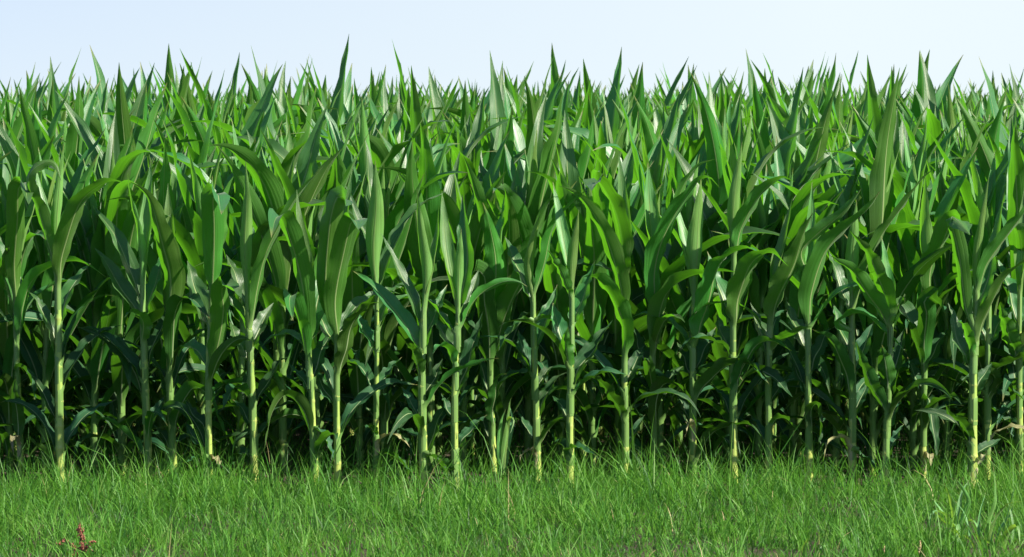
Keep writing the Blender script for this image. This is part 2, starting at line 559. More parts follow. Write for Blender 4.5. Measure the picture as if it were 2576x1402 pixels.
# ------------------------------------------------------------------ front row, one plant after another
# crop number, stalk points (base first), stalk radius mm, leaves: (kind, points from the collar to the tip, width mm, depth cm at the tip: minus = towards the viewer)
FRONT = [
 (1, [(70,1100),(62,900),(55,700),(52,540),(58,430)], 11, [
   ('f',[(52,560),(48,430),(57,280),(62,185),(80,172),(94,235)],76,-22), ('l',[(46,700),(78,570),(112,480),(190,432),(270,428),(355,478)],48,-14),
   ('l',[(62,800),(60,770),(88,790),(122,893)],34,-10), ('w',[(62,440),(95,300),(130,180),(140,90)],62,9), ('l',[(70,1015),(56,930),(48,850),(52,800)],40,-8),
   ('w',[(60,420),(60,250),(64,60)],50,5), ('l',[(58,640),(40,520),(10,400),(-30,330)],70,14)],
   "corn plant at the left picture edge, its wide upright leaf bent over at the tip"),
 (1, [(200,1150),(196,900),(193,700),(192,520),(190,430)], 15, [
   ('w',[(188,430),(188,300),(198,160),(211,35)],50,-4), ('l',[(200,500),(208,390),(262,240),(335,168),(385,157),(425,176)],74,-20),
   ('w',[(180,480),(155,330),(130,210),(120,110)],84,12), ('l',[(178,440),(130,270),(95,150),(140,98),(180,100),(202,158)],60,-9),
   ('l',[(188,640),(215,560),(262,470),(300,430)],56,12), ('l',[(203,745),(175,660),(125,560),(92,520)],50,10),
   ('l',[(194,855),(240,765),(300,690),(350,652),(412,632)],44,14), ('l',[(204,955),(165,905),(130,835),(100,788)],38,9),
   ('l',[(198,1070),(235,990),(290,930),(385,880)],42,12), ('l',[(188,1115),(140,1050),(88,998)],32,-7)],
   "corn plant with long leaf arching right over the gap, leftmost of the pale thick stalks"),
 (1, [(492,1145),(486,950),(478,760),(472,560),(472,480)], 14, [
   ('w',[(474,520),(458,340),(432,220),(422,130)],44,-6), ('w',[(480,500),(485,330),(500,80)],70,8), ('l',[(462,610),(412,530),(345,420),(312,378)],64,12),
   ('l',[(466,560),(430,450),(372,325),(308,242)],62,14), ('l',[(474,620),(508,510),(535,430),(560,360)],58,14), ('l',[(474,785),(500,720),(535,640),(556,560)],42,9),
   ('l',[(488,880),(450,800),(392,715),(330,665),(255,640)],58,12), ('l',[(485,985),(510,930),(545,868)],34,6), ('l',[(482,1065),(420,1000),(370,955),(300,940)],34,-8),
   ('l',[(488,690),(470,620),(440,590),(410,610)],46,-9)],
   "corn plant with a narrow yellow lit whorl and dark leaves reaching far left"),
 (1, [(578,1140),(568,950),(560,780),(556,640),(555,520)], 12, [
   ('f',[(560,790),(574,680),(580,600),(600,548),(640,552),(694,612)],72,-18), ('l',[(548,640),(562,490),(540,370),(502,240),(474,190),(430,160)],80,-20),
   ('w',[(552,500),(560,340),(556,165)],64,6), ('w',[(556,520),(535,380),(515,240),(510,160)],50,10), ('l',[(566,860),(596,760),(640,690),(660,640)],54,12),
   ('l',[(574,995),(582,940),(612,872),(652,842),(704,900),(756,1026)],52,-14), ('l',[(572,870),(540,800),(500,760)],44,9), ('l',[(576,1075),(545,1010),(505,960)],34,8)],
   "corn plant with two broad leaves facing forward, the lower one folding over to the right"),
 (1, [(693,1160),(690,950),(690,760),(698,560),(704,480)], 12, [
   ('f',[(690,540),(706,420),(709,310),(706,215),(722,205),(732,268)],84,-20), ('f',[(690,780),(720,690),(742,590),(735,515),(755,505),(800,545)],80,-18),
   ('l',[(704,470),(735,320),(745,225),(765,212),(795,240)],54,-8), ('l',[(690,770),(650,720),(610,705),(590,740)],48,10), ('l',[(696,985),(640,930),(610,880)],40,9),
   ('d',[(694,1090),(710,1070),(728,1118)],26,-5), ('l',[(690,1060),(645,1010),(612,955)],36,8), ('l',[(692,640),(660,560),(620,420)],66,14), ('w',[(702,480),(704,330),(702,140)],44,4),
   ('l',[(692,1075),(655,1075),(610,1090)],26,-6)],
   "corn plant whose broad dark upright leaf has its pale tip folded into a triangle"),
 (1, [(845,1150),(838,950),(830,760),(822,600),(818,520)], 14, [
   ('w',[(816,560),(810,380),(816,220),(812,90)],60,-4), ('l',[(832,640),(850,525),(890,370),(980,215),(1068,110)],44,-12), ('l',[(830,760),(790,690),(758,620)],56,12),
   ('l',[(820,590),(782,480),(748,400)],60,12), ('l',[(832,875),(785,840),(760,870),(735,915)],46,-10), ('l',[(838,985),(800,910),(770,880)],38,8),
   ('l',[(832,720),(862,640),(905,560)],52,12), ('l',[(842,1080),(800,1060),(750,1110)],36,8), ('l',[(840,900),(880,830),(925,760),(960,735)],44,12)],
   "corn plant with wide pale spear top and one thin leaf slanting far up right"),
 (2, [(205,1200),(197,1000),(190,820),(178,680),(170,600)], 11, [
   ('f',[(180,720),(172,580),(142,430),(112,320),(92,275),(72,285),(58,345)],84,-20), ('f',[(184,760),(160,660),(140,570),(126,538),(118,560),(130,620)],64,-14),
   ('w',[(175,600),(170,420),(150,290),(142,185)],60,6), ('l',[(196,820),(225,720),(262,640)],48,12), ('l',[(200,1005),(168,920),(130,872),(98,868),(62,930),(34,1050)],46,-14),
   ('l',[(206,975),(232,1000),(266,1086)],30,-8), ('l',[(182,700),(210,560),(240,430)],64,14), ('l',[(196,860),(150,800),(110,760)],42,10)],
   "corn plant with blunt folded leaf top and a low leaf arching left and hanging"),
 (2, [(278,1195),(275,1000),(274,820),(276,660),(276,560)], 12, [
   ('f',[(266,690),(270,560),(296,400),(318,300),(332,286),(345,318)],84,-18), ('f',[(258,660),(238,520),(248,330),(270,222),(292,210),(304,240)],78,-10),
   ('l',[(276,800),(300,725),(335,615),(380,567),(428,560)],54,-12), ('l',[(276,1010),(312,940),(380,862),(452,826),(542,832)],38,12), ('w',[(276,560),(290,350),(330,100)],50,6),
   ('l',[(272,700),(235,640),(200,560)],54,12), ('l',[(272,905),(235,850),(205,780)],44,9)],
   "corn plant with two broad leaves held upright together and a wavy leaf arching right"),
 (2, [(405,1150),(404,950),(406,780),(408,620),(406,500)], 10, [
   ('w',[(405,520),(396,390),(405,230),(401,88)],86,-6), ('l',[(420,560),(392,390),(345,285),(302,168)],54,10), ('l',[(408,640),(450,540),(520,480)],56,10),
   ('l',[(404,720),(368,660),(340,590)],50,8), ('l',[(400,1000),(385,970),(368,985)],30,-5), ('l',[(406,860),(440,800),(490,740)],44,10), ('l',[(404,1080),(450,1060),(530,1130)],34,-8),
   ('l',[(410,520),(455,400),(520,270),(640,190)],56,10)],
   "thin corn plant set back, its bright pointed top leaf left of the central thick stalk"),
 (2, [(563,1190),(559,1000),(555,850),(556,700),(562,600)], 15, [
   ('w',[(572,610),(566,450),(550,300),(540,185)],56,-5), ('w',[(570,590),(590,450),(606,330),(612,238)],46,5), ('l',[(546,720),(510,650),(450,565),(392,502),(328,455)],56,10),
   ('l',[(556,640),(522,545),(472,430),(420,330)],44,10), ('l',[(554,735),(580,645),(615,560),(640,500)],52,12), ('l',[(557,885),(592,820),(625,745)],44,8),
   ('l',[(560,800),(528,730),(500,690)],44,-8), ('l',[(552,960),(520,890),(488,838)],40,8), ('l',[(560,1085),(592,1000),(625,915),(655,860)],46,8), ('l',[(566,1065),(605,1080),(652,1150)],32,-8),
   ('l',[(556,1010),(500,985),(450,975)],30,10)],
   "thick pale corn stalk near the centre with paired tips and long leaf lying left"),
 (2, [(667,1185),(664,1000),(664,850),(670,700),(676,600)], 13, [
   ('w',[(674,580),(680,450),(686,315)],48,-4), ('w',[(670,580),(640,420),(622,190)],70,8), ('l',[(682,640),(712,560),(745,450)],60,12), ('l',[(662,720),(630,670),(598,608)],56,10),
   ('l',[(664,765),(640,715),(610,705),(590,735)],40,-6), ('l',[(668,870),(702,780),(740,655),(758,590)],52,10), ('l',[(668,1050),(720,980),(772,930)],42,8), ('l',[(662,960),(635,900),(620,860)],36,8),
   ('l',[(668,1130),(630,1090),(600,1060)],30,-6), ('l',[(676,600),(705,420),(690,200)],72,12)],
   "straight corn stalk with thin whorl tip, next right of the thick central stalk"),
 (2, [(795,1125),(788,960),(782,800),(784,640),(788,540)], 11, [
   ('l',[(796,720),(790,580),(800,420),(778,300),(757,228)],80,-14), ('f',[(786,790),(776,650),(762,540),(765,480),(735,456),(706,505)],74,-18),
   ('l',[(802,760),(842,570),(905,440),(970,235),(1020,215)],70,-14), ('l',[(786,970),(794,890),(812,805),(838,796)],44,-8), ('l',[(782,930),(732,950),(688,1010)],46,8),
   ('w',[(790,540),(815,350),(832,190)],64,8), ('l',[(788,880),(760,800),(745,720)],46,10), ('l',[(790,1040),(760,960),(735,900)],36,8)],
   "corn plant with translucent leaf pointing up and another below folded over left"),
 (3, [(100,1150),(95,950),(90,780),(86,620),(84,520)], 13, [
   ('w',[(86,560),(76,440),(92,320),(110,260)],52,-4), ('l',[(94,530),(115,450),(148,320),(205,235),(270,182)],44,-8), ('l',[(92,622),(50,624),(0,670),(-30,720)],48,-12),
   ('l',[(90,622),(130,612),(180,642),(215,690),(229,742)],42,-12), ('l',[(88,800),(52,735),(35,650)],58,10), ('l',[(100,948),(125,872),(160,812),(198,790)],44,8), ('l',[(96,1045),(60,970),(28,915)],38,8),
   ('l',[(90,720),(118,640),(150,560),(165,500)],52,10), ('l',[(92,860),(120,800),(150,770)],40,10), ('l',[(86,560),(40,460),(-10,340)],70,12)],
   "pale corn stalk from whose collar two leaves arch to both sides like a bow"),
 (3, [(207,1165),(206,950),(208,780),(212,620),(212,530)], 13, [
   ('w',[(210,560),(214,430),(236,250)],48,-4), ('l',[(204,545),(162,435),(132,385)],44,-8), ('l',[(207,850),(242,772),(302,690),(348,618)],62,12), ('l',[(210,960),(180,905),(148,868)],42,8),
   ('l',[(204,1068),(200,1046),(240,1042),(292,1066)],34,-9), ('l',[(212,640),(250,540),(290,420)],62,12), ('l',[(206,740),(172,660),(150,560)],56,12), ('w',[(214,540),(190,380),(150,160)],66,10),
   ('l',[(206,1060),(170,1030),(135,1090)],36,8), ('l',[(210,780),(190,700),(200,640)],40,-6)],
   "corn plant with rolled upright whorl and a pale twisted leaf close above the grass"),
 (3, [(390,1140),(389,950),(386,780),(388,640),(392,520)], 12, [
   ('l',[(394,745),(388,640),(342,540),(292,476),(252,480),(222,540),(214,592)],62,-20), ('l',[(396,600),(372,490),(322,340),(262,232),(205,187),(168,175)],70,-18),
   ('f',[(392,500),(376,340),(338,220),(308,160),(290,158),(278,190)],82,-14), ('w',[(388,480),(384,260),(368,60)],60,6), ('l',[(388,845),(412,780),(452,700)],50,10),
   ('l',[(392,960),(352,882),(312,832),(252,784)],46,-10), ('l',[(388,870),(398,800),(420,740)],36,8), ('l',[(390,1060),(425,980),(455,930)],38,9)],
   "corn plant with three leaves bowing left, the lowest curling over into a hoop"),
 (3, [(486,1090),(484,930),(480,760),(480,620),(480,500)], 10, [
   ('l',[(480,600),(490,450),(530,310),(600,192),(658,146),(702,180)],80,-18), ('l',[(480,745),(496,642),(530,532),(600,472),(680,455),(768,460)],66,-16),
   ('w',[(472,440),(470,260),(464,95)],80,4), ('l',[(498,480),(530,335),(572,200),(622,112),(688,84)],44,-8), ('l',[(482,975),(490,885),(518,832),(560,842),(602,892),(629,985)],56,-14),
   ('l',[(480,800),(440,730),(420,640)],56,12), ('l',[(482,900),(530,820),(580,770)],46,10), ('l',[(484,1080),(505,1065),(526,1080)],28,-5)],
   "thin stalked corn plant with two broad leaves sweeping right, one above the other"),
 (3, [(615,1135),(613,950),(612,780),(614,640),(618,520)], 13, [
   ('w',[(612,540),(628,380),(640,145)],86,-4), ('l',[(616,705),(650,605),(682,485),(722,412),(790,377),(850,410)],76,-16), ('l',[(615,885),(652,832),(722,772),(805,766),(840,800)],56,-12),
   ('l',[(612,815),(582,745),(560,690)],56,10), ('l',[(618,1092),(660,1012),(722,970),(792,962),(852,1015)],38,-10), ('w',[(616,540),(580,360),(545,180)],70,10), ('l',[(614,980),(580,900),(548,850)],42,9),
   ('l',[(616,800),(650,720),(690,640)],54,12)],
   "corn plant with wide yellow green whorl leaf and a dark leaf bending right below it"),
 (3, [(748,1140),(748,950),(746,780),(746,640),(748,520)], 14, [
   ('l',[(746,640),(770,530),(802,432),(868,398),(930,440)],76,-16), ('w',[(744,420),(748,240),(776,28)],58,-3), ('l',[(752,400),(782,295),(832,205),(900,150),(950,160)],66,-12),
   ('l',[(747,855),(782,765),(822,702),(880,690),(940,720)],50,-10), ('l',[(744,740),(715,680),(690,600)],60,12), ('l',[(744,640),(700,520),(660,390)],66,12), ('l',[(748,960),(715,880),(670,830)],44,10),
   ('l',[(748,1050),(715,1010),(680,1075)],36,8), ('l',[(746,870),(766,800),(790,760),(866,830)],44,-8)],
   "corn plant with pale spear top, a yellow stalk showing close behind its left side"),
 (4, [(22,1140),(21,950),(20,780),(24,640),(30,540)], 12, [
   ('l',[(26,640),(62,520),(112,425),(136,330),(170,260)],78,-14), ('w',[(30,560),(60,400),(100,210)],56,6), ('l',[(22,820),(0,785),(40,810),(100,872)],40,-9), ('l',[(20,970),(50,942),(92,955),(128,998)],32,-8),
   ('l',[(22,740),(-10,650),(-40,560)],56,10), ('l',[(22,720),(60,690),(130,650),(170,640)],48,-10), ('l',[(22,900),(60,830),(100,790)],44,10), ('l',[(22,1040),(-10,980),(-40,930)],34,8)],
   "corn plant with broad shaded leaf leaning right and small low leaves bent over"),
 (4, [(157,1145),(154,950),(152,780),(152,640),(156,520)], 12, [
   ('l',[(152,650),(162,525),(202,405),(272,322),(342,258),(392,188)],76,-16), ('l',[(150,480),(130,395),(182,332),(262,268),(330,180)],56,-10), ('l',[(156,980),(168,905),(188,912),(186,1065)],38,-8),
   ('w',[(154,540),(160,360),(165,160)],56,5), ('l',[(152,720),(110,640),(85,560)],60,12), ('l',[(153,800),(185,720),(222,640)],54,10), ('l',[(154,870),(120,800),(90,740)],46,10), ('l',[(156,905),(205,940),(250,990),(290,1060)],38,9)],
   "corn plant with two bright blades crossing as they sweep up to the right"),
 (4, [(297,1145),(298,950),(299,780),(296,640),(298,520)], 14, [
   ('w',[(298,560),(300,400),(312,218)],66,-4), ('l',[(302,580),(360,405),(442,272),(522,160),(578,110)],48,-12), ('l',[(300,862),(272,785),(232,690),(165,648)],50,-12),
   ('l',[(294,650),(250,622),(325,598),(400,648),(474,724)],44,-12), ('l',[(310,1050),(350,1085),(394,1138)],36,-8), ('l',[(296,740),(262,660),(232,560)],58,12), ('l',[(300,800),(335,710),(370,620)],56,10),
   ('l',[(298,940),(330,870),(352,820)],40,10), ('l',[(296,600),(250,480),(220,390)],66,12)],
   "pale corn stalk with long thin blade slanting up right and a wavy leaf drooping right"),
 (4, [(405,1155),(410,1000),(418,850),(424,700),(424,600)], 11, [
   ('l',[(412,645),(372,565),(302,462),(224,404)],62,-12), ('l',[(420,650),(402,525),(352,402),(290,322)],60,-10), ('l',[(406,920),(372,852),(332,762),(312,690)],50,-8), ('l',[(416,885),(442,765),(474,640)],60,10),
   ('w',[(426,620),(410,470),(395,340)],60,5), ('l',[(416,850),(410,780),(396,700)],54,-6), ('l',[(410,990),(440,920),(462,870)],40,10), ('l',[(408,1080),(440,1010),(470,960)],34,10)],
   "corn plant with two parallel straight blades reaching up left, one yellow, one dark"),
 (4, [(533,1115),(534,950),(536,800),(544,640),(550,520)], 10, [
   ('f',[(538,805),(534,700),(544,600),(536,560),(560,540),(608,602)],72,-14), ('f',[(548,570),(560,455),(590,375),(618,305),(640,290),(685,336)],86,-14), ('w',[(530,500),(530,320),(540,130)],78,-4),
   ('l',[(540,930),(548,878),(562,950),(579,1082)],40,-12), ('l',[(538,720),(500,640),(450,560),(380,440)],64,12), ('l',[(536,860),(505,800),(480,740)],46,10), ('d',[(536,1100),(552,1062),(558,1100)],28,-5), ('l',[(540,780),(580,700),(620,640)],54,10)],
   "corn plant with wavy broad leaves and a pale narrow leaf hanging straight down low"),
 (4, [(697,1165),(696,1000),(697,850),(700,700),(708,580)], 17, [
   ('w',[(708,580),(712,420),(726,300),(750,140)],40,-6), ('f',[(702,650),(672,560),(652,410),(622,285),(640,282),(688,335)],62,-10), ('l',[(702,695),(742,600),(792,492),(870,428),(930,420)],46,-10),
   ('l',[(720,520),(742,432),(802,352),(870,255),(920,170)],62,-10), ('l',[(696,775),(652,702),(632,612),(615,560)],50,8), ('l',[(696,1035),(672,972),(622,930),(606,895)],38,-6), ('l',[(700,880),(720,820),(760,760)],44,10),
   ('d',[(700,1120),(735,1060),(720,1100)],26,-5), ('l',[(704,620),(745,480),(780,330)],70,12), ('l',[(698,1060),(740,1040),(790,1010)],34,8)],
   "thickest corn stalk, at the right of the field, with a thin pale whorl tip"),
 (4, [(745,1110),(746,950),(746,800),(748,640),(752,520)], 12, [
   ('l',[(748,880),(770,812),(735,795),(690,803),(650,838)],36,-10), ('l',[(750,835),(790,772),(866,742),(930,745)],56,-10), ('l',[(748,880),(790,825),(830,850),(880,900)],36,-8), ('w',[(752,560),(770,380),(800,200)],66,6),
   ('l',[(748,700),(790,620),(840,560)],58,10), ('l',[(746,700),(715,620),(690,540)],58,10), ('l',[(746,980),(790,950),(840,940)],34,9)],
   "slimmer corn stalk directly right of the thickest one, a low leaf arching left"),
 (4, [(852,1110),(852,950),(850,780),(850,620),(852,500)], 12, [
   ('w',[(852,540),(860,380),(866,180)],70,5), ('l',[(850,760),(820,680),(785,560)],58,-8), ('l',[(852,860),(890,780),(940,720)],48,10), ('l',[(852,1000),(820,960),(790,1040)],36,8), ('l',[(850,640),(815,520),(770,400)],64,10),
   ('l',[(852,1000),(900,940),(950,900)],36,8), ('l',[(852,700),(900,600),(950,480)],64,10)],
   "corn plant cut by the right picture edge with a leaf leaning left"),
]
FRONT_GROUP = "corn plants of the front row"


def build_front(spec, k):
    c, sp, rmm, leaves, label = spec
    rg = np.random.default_rng(1000 + k)
    # depth from where the base meets the ground, a little below the grass tips
    d = ray(CX[c] + sp[0][0] * 0.7605, 336 + (sp[0][1] + 18) * 0.7605)
    y = float(np.clip(CAM[1] + (-CAM[2] / d[2]) * d[1], -0.12, 0.34))
    base = crop(c, sp[0], y)
    base[2] = -0.01
    root = bpy.data.objects.new("corn_plant", None)
    root.location = base
    root.empty_display_size = 0.1
    COL.objects.link(root)
    tag(root, label, "corn plant", FRONT_GROUP)
    P = [base.copy()] + [crop(c, p, y) for p in sp[1:]]
    if P[1][2] - P[0][2] > 0.05:
        pass
    r0 = rmm * 0.00110
    stalkP = np.array(P)
    zs = np.array([p[2] for p in P])

    def axis_at(z):
        x = np.interp(z, zs, stalkP[:, 0])
        return np.array([x, y, z])
    nodes, hh = [], 0.035
    while hh < 0.62:
        nodes.append(hh)
        hh += rg.uniform(0.075, 0.125)
    v, f, uv = stalk_geo(P, r0, r0 * 0.55, nodes)
    b = MeshBuf()
    b.add(v - base, f, uv, 0.0)
    link("stalk", b.mesh("stalk", [M_STALK]), root)
    top = zs[-1]
    for (kd, pts, wmm, dcm) in leaves:
        B = crop(c, pts[0], y)
        z0 = B[2]
        ax = axis_at(min(z0, top))
        ax[2] = z0
        acc = np.concatenate([[0], np.cumsum([math.dist(pts[i], pts[i + 1]) for i in range(len(pts) - 1)])])
        acc = acc / acc[-1]
        dep = dcm / 100.0
        tip = crop(c, pts[-1], y + dep)
        extra = np.zeros(len(pts))
        if kd == 'f':                     # the tip beyond the fold runs on towards the viewer
            apex = min(range(len(pts)), key=lambda q: pts[q][1])
            for q in range(apex + 1, len(pts)):
                extra[q] = -0.17 * (q - apex) / (len(pts) - 1 - apex)
        Q = [ax] + [crop(c, p, y + dep * (0.25 * a + 0.75 * a ** 1.35) + e) for p, a, e in zip(pts[1:], acc[1:], extra[1:])]
        mid = Q[max(1, len(Q) // 2)]
        h = np.array([mid[0] - ax[0], dep * 0.5, 0.0])
        if np.linalg.norm(h) < 0.02:
            h = np.array([0, math.copysign(1, dep), 0.0])
        # leaves that leave sideways are half turned by their own weight, as in the photo
        h = unit(h)
        if abs(h[1]) < 0.75:
            h = unit(np.array([math.copysign(0.62, h[0]), math.copysign(0.78, dep), 0]))
        hfrac = float(np.clip(z0 / max(0.3, top), 0, 1))
        rr = r0 * (1 - 0.45 * hfrac) + 0.0012
        W = wmm / 1000.0 * (0.95 if kd == 'f' else 1.06 if z0 > 0.55 else 1.22)
        if kd == 'w':
            v, f, uv = leaf_geo(Q, h, rr * 0.95, W, sheath=0.12, kind='whorl', ruffle=0.0025, waves=3, n=26, m=9, twist=rg.uniform(-0.4, 0.4), rg=rg)
            mat, nm = M_YOUNG, "young_leaf"
        elif kd == 'd':
            v, f, uv = leaf_geo(Q, h, rr, W, sheath=0.02, ruffle=0.004, waves=4, n=16, m=7, twist=rg.uniform(-1, 1), rg=rg)
            mat, nm = M_DRY, "dry_leaf"
        else:
            low = z0 < 0.42
            wide = None
            if kd == 'f':
                qa = np.concatenate([[0], np.cumsum([np.linalg.norm(Q[i + 1] - Q[i]) for i in range(len(Q) - 1)])])
                wide = float(np.clip(qa[apex] / qa[-1], 0.4, 0.8))
            v, f, uv = leaf_geo(Q, h, rr, W, sheath=0.085 if z0 > 0.14 else 0.03, ruffle=(0.085 if low else 0.07) * W * rg.uniform(0.7, 1.3), waves=rg.uniform(3, 5), n=30, m=9,
                                twist=rg.uniform(-0.35, 0.35), fold=rg.uniform(0.35, 0.85), rg=rg, wide=wide)
            mat, nm = (M_OLD_SHADED if z0 < 0.40 else M_LEAF), "leaf"
        b = MeshBuf()
        b.add(v - base, f, uv, rg.uniform(0, 1))
        link(nm, b.mesh(nm, [mat]), root)
    for q in range(2):                     # more of the old, bent lower leaves
        az = (0.0 if (q + k) % 2 else math.pi) + rg.normal(-0.1, 0.75)
        zz = rg.uniform(0.10, 0.56)
        bl = arc_blade(axis_at(zz), az, rg.uniform(0.22, 0.40), rg.uniform(22, 45), rg.uniform(85, 160), rg.uniform(1.2, 2.4), 9, rg.normal(0, 0.5))
        wq = rg.uniform(0.036, 0.054)
        v, f, uv = leaf_geo(bl, (math.cos(az), math.sin(az), 0), r0 * (1 - 0.4 * zz) + 0.0012, wq, sheath=0.06, ruffle=0.08 * wq, waves=rg.uniform(2.5, 4.5), n=24, m=7, twist=rg.normal(0, 0.7), fold=rg.uniform(0.4, 0.8), rg=rg)
        b = MeshBuf()
        b.add(v - base, f, uv, rg.uniform(0, 1))
        link("leaf", b.mesh("leaf", [M_OLD_SHADED if zz < 0.45 else M_LEAF]), root)
    if k % 4 == 0 and 'd' not in [q[0] for q in leaves]:          # a withered leaf at the foot
        az = rg.uniform(-2.8, -0.3)
        zz = rg.uniform(0.09, 0.2)
        bl = arc_blade(axis_at(zz), az, rg.uniform(0.14, 0.24), 40, 150, 1.0, 8, rg.normal(0, 0.5))
        v, f, uv = leaf_geo(bl, (math.cos(az), math.sin(az), 0), r0 + 0.0012, rg.uniform(0.022, 0.034), sheath=0.04, ruffle=0.004, waves=4, n=18, m=7, twist=rg.uniform(-1.2, 1.2), rg=rg)
        b = MeshBuf()
        b.add(v - base, f, uv, rg.uniform(0, 1))
        link("dry_leaf", b.mesh("dry_leaf", [M_DRY]), root)
    return root


for k, s in enumerate(FRONT):
    build_front(s, k)

# ------------------------------------------------------------------ plants of the rows behind: twelve models, then copies
def plant_model(seed, detail):
    """Returns a list of (part name, material index, arrays). detail 2 = near, 1 = mass at the sides, 0 = far tops."""
    rg = np.random.default_rng(seed)
    parts = []
    hs = rg.uniform(0.74, 0.86)
    lean = rg.uniform(-0.03, 0.03, 2)
    P = [np.array([lean[0] * (z / hs) ** 2, lean[1] * (z / hs) ** 2, z]) for z in np.linspace(-0.01, hs, 6)]

    def axis_at(z):
        q = (max(0, min(z, hs)) / hs) ** 2
        return np.array([lean[0] * q, lean[1] * q, z])
    r0 = rg.uniform(0.0125, 0.0155)
    nodes, hh = [], 0.04
    while hh < hs - 0.2:
        nodes.append(hh)
        hh += rg.uniform(0.08, 0.13)
    if detail == 2:
        parts.append(("stalk", 0, stalk_geo(P, r0, r0 * 0.55, nodes, 10, 40)))
    elif detail == 1:
        parts.append(("stalk", 0, stalk_geo(P, r0, r0 * 0.55, [], 6, 12)))
    az0 = rg.uniform(0, 6.283)
    nl = 12
    n, m = ((22, 7), (13, 5), (9, 4))[2 - detail]
    for i in range(nl):
        q = i / (nl - 1)
        z = 0.07 + q * (hs - 0.13) + rg.uniform(-0.012, 0.012)
        az = az0 + math.pi * i + rg.normal(0, 0.45)
        L = (0.36 + 0.36 * math.sin(min(1, q * 1.25) * 1.5708)) * rg.uniform(0.85, 1.12)
        W = (0.047 + 0.058 * math.sin(min(1, q * 1.35) * 1.5708)) * rg.uniform(0.85, 1.12)
        a0 = 34 - 24 * q + rg.normal(0, 4)
        a1 = a0 + rg.uniform(18, 60) * (1 - 0.62 * q) + (70 if rg.random() < 0.46 - 0.24 * q else 0) + 45 * (1 - q) * rg.random()
        a1 = max(a1, a0 + 5)
        if detail == 0 and q < 0.55:
            continue
        B = axis_at(z)
        bl = arc_blade(B, az, L, max(6, a0), a1, rg.uniform(1.2, 2.2), 9, rg.normal(0, 0.35))
        g = leaf_geo(bl, (math.cos(az), math.sin(az), 0), r0 * (1 - 0.4 * q) + 0.0012, W, sheath=0.08 if detail else 0.0, n=n, m=m,
                     ruffle=rg.uniform(0.04, 0.085) * W, waves=rg.uniform(2.5, 4.5), twist=rg.normal(0, 0.5), fold=rg.uniform(0.35, 0.8), rg=rg)
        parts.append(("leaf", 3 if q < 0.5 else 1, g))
    for i in range(2 if detail else 0):   # old hanging leaves near the foot
        az = rg.uniform(0, 6.283)
        bl = arc_blade(axis_at(rg.uniform(0.05, 0.30)), az, rg.uniform(0.28, 0.42), rg.uniform(25, 50), rg.uniform(110, 165), 1.3, 9, rg.normal(0, 0.4))
        g = leaf_geo(bl, (math.cos(az), math.sin(az), 0), r0 + 0.0012, rg.uniform(0.040, 0.056), sheath=0.04, n=n, m=m, ruffle=0.003, waves=3, twist=rg.normal(0, 0.6), fold=0.5, rg=rg)
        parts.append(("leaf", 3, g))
    for i in range(3):                    # rolled young leaves of the whorl
        az = az0 + math.pi * i + rg.normal(0, 0.5)
        L = rg.uniform(0.42, 0.58) * (1 - 0.12 * i)
        bl = arc_blade(axis_at(hs - 0.05 + 0.03 * i), az, L, rg.uniform(0, 7), rg.uniform(6, 24), 1.3, 8)
        g = leaf_geo(bl, (math.cos(az), math.sin(az), 0), r0 * 0.6, rg.uniform(0.060, 0.086) * (1 - 0.1 * i), sheath=0.10 if detail else 0.0, kind='whorl', n=n, m=m,
                     ruffle=0.002, waves=3, twist=rg.normal(0, 0.3), rg=rg)
        parts.append(("young_leaf", 2, g))
    return parts


MATS = [M_STALK, M_LEAF, M_YOUNG, M_OLD_SHADED]
NM = 14
models = [plant_model(50 + i, 2) for i in range(NM)]
part_meshes, whole_meshes = [], []
for i, parts in enumerate(models):
    rg = np.random.default_rng(900 + i)
    lst = []
    w = MeshBuf()
    for (nm, mi, g) in parts:
        t = rg.uniform(0, 1)
        b = MeshBuf()
        b.add(*g, tint=t)
        lst.append((nm, b.mesh(nm, [MATS[mi]])))
        w.add(*g, tint=t, mi=mi)
    part_meshes.append(lst)
    whole_meshes.append(w.mesh("corn_plant", MATS))


def lod(detail):
    out = []
    for i in range(NM):
        w = MeshBuf()
        rg = np.random.default_rng(700 + i)
        for (nm, mi, g) in plant_model(50 + i, detail):
            w.add(*g, tint=rg.uniform(0, 1), mi=mi)
        out.append(w.arrays())
    return out


MID, FAR = lod(1), lod(0)

ROW2_X = [20, 112, 240, 312, 420, 512, 605, 712, 800, 905, 967, 1085, 1165, 1262, 1330, 1410, 1490, 1560, 1662, 1742, 1836, 1910, 1996, 2101, 2190, 2296, 2387, 2487, 2558]
ROWGAP = 0.60
L2 = "corn plant of the second row, its shaded stalk behind the gaps between the front stalks"
L3 = "corn plant deep in the field with only its upright leaf tips above the nearer rows"
originals = {}
mass = []                         # (position, model, rotation, scale, arrays) of all the plants that make up the field's mass
count = len(FRONT)


def half_width(y):
    return (y - CAM[1]) * 1288.0 / F


def copy_plant(i, loc, rot, sc, with_parts):
    key = (i, with_parts)
    if key not in originals:
        if with_parts:
            root = bpy.data.objects.new("corn_plant", None)
            root.empty_display_size = 0.1
            COL.objects.link(root)
            for nm, me in part_meshes[i]:
                link(nm, me, root)
        else:
            root = link("corn_plant", whole_meshes[i])
        originals[key] = root
        o = root
    else:
        src = originals[key]
        o = src.copy()
        COL.objects.link(o)
        for ch in src.children:
            cc = ch.copy()
            COL.objects.link(cc)
            cc.parent = o
    o.location = loc
    o.rotation_euler = (0, 0, rot)
    o.scale = sc
    return o


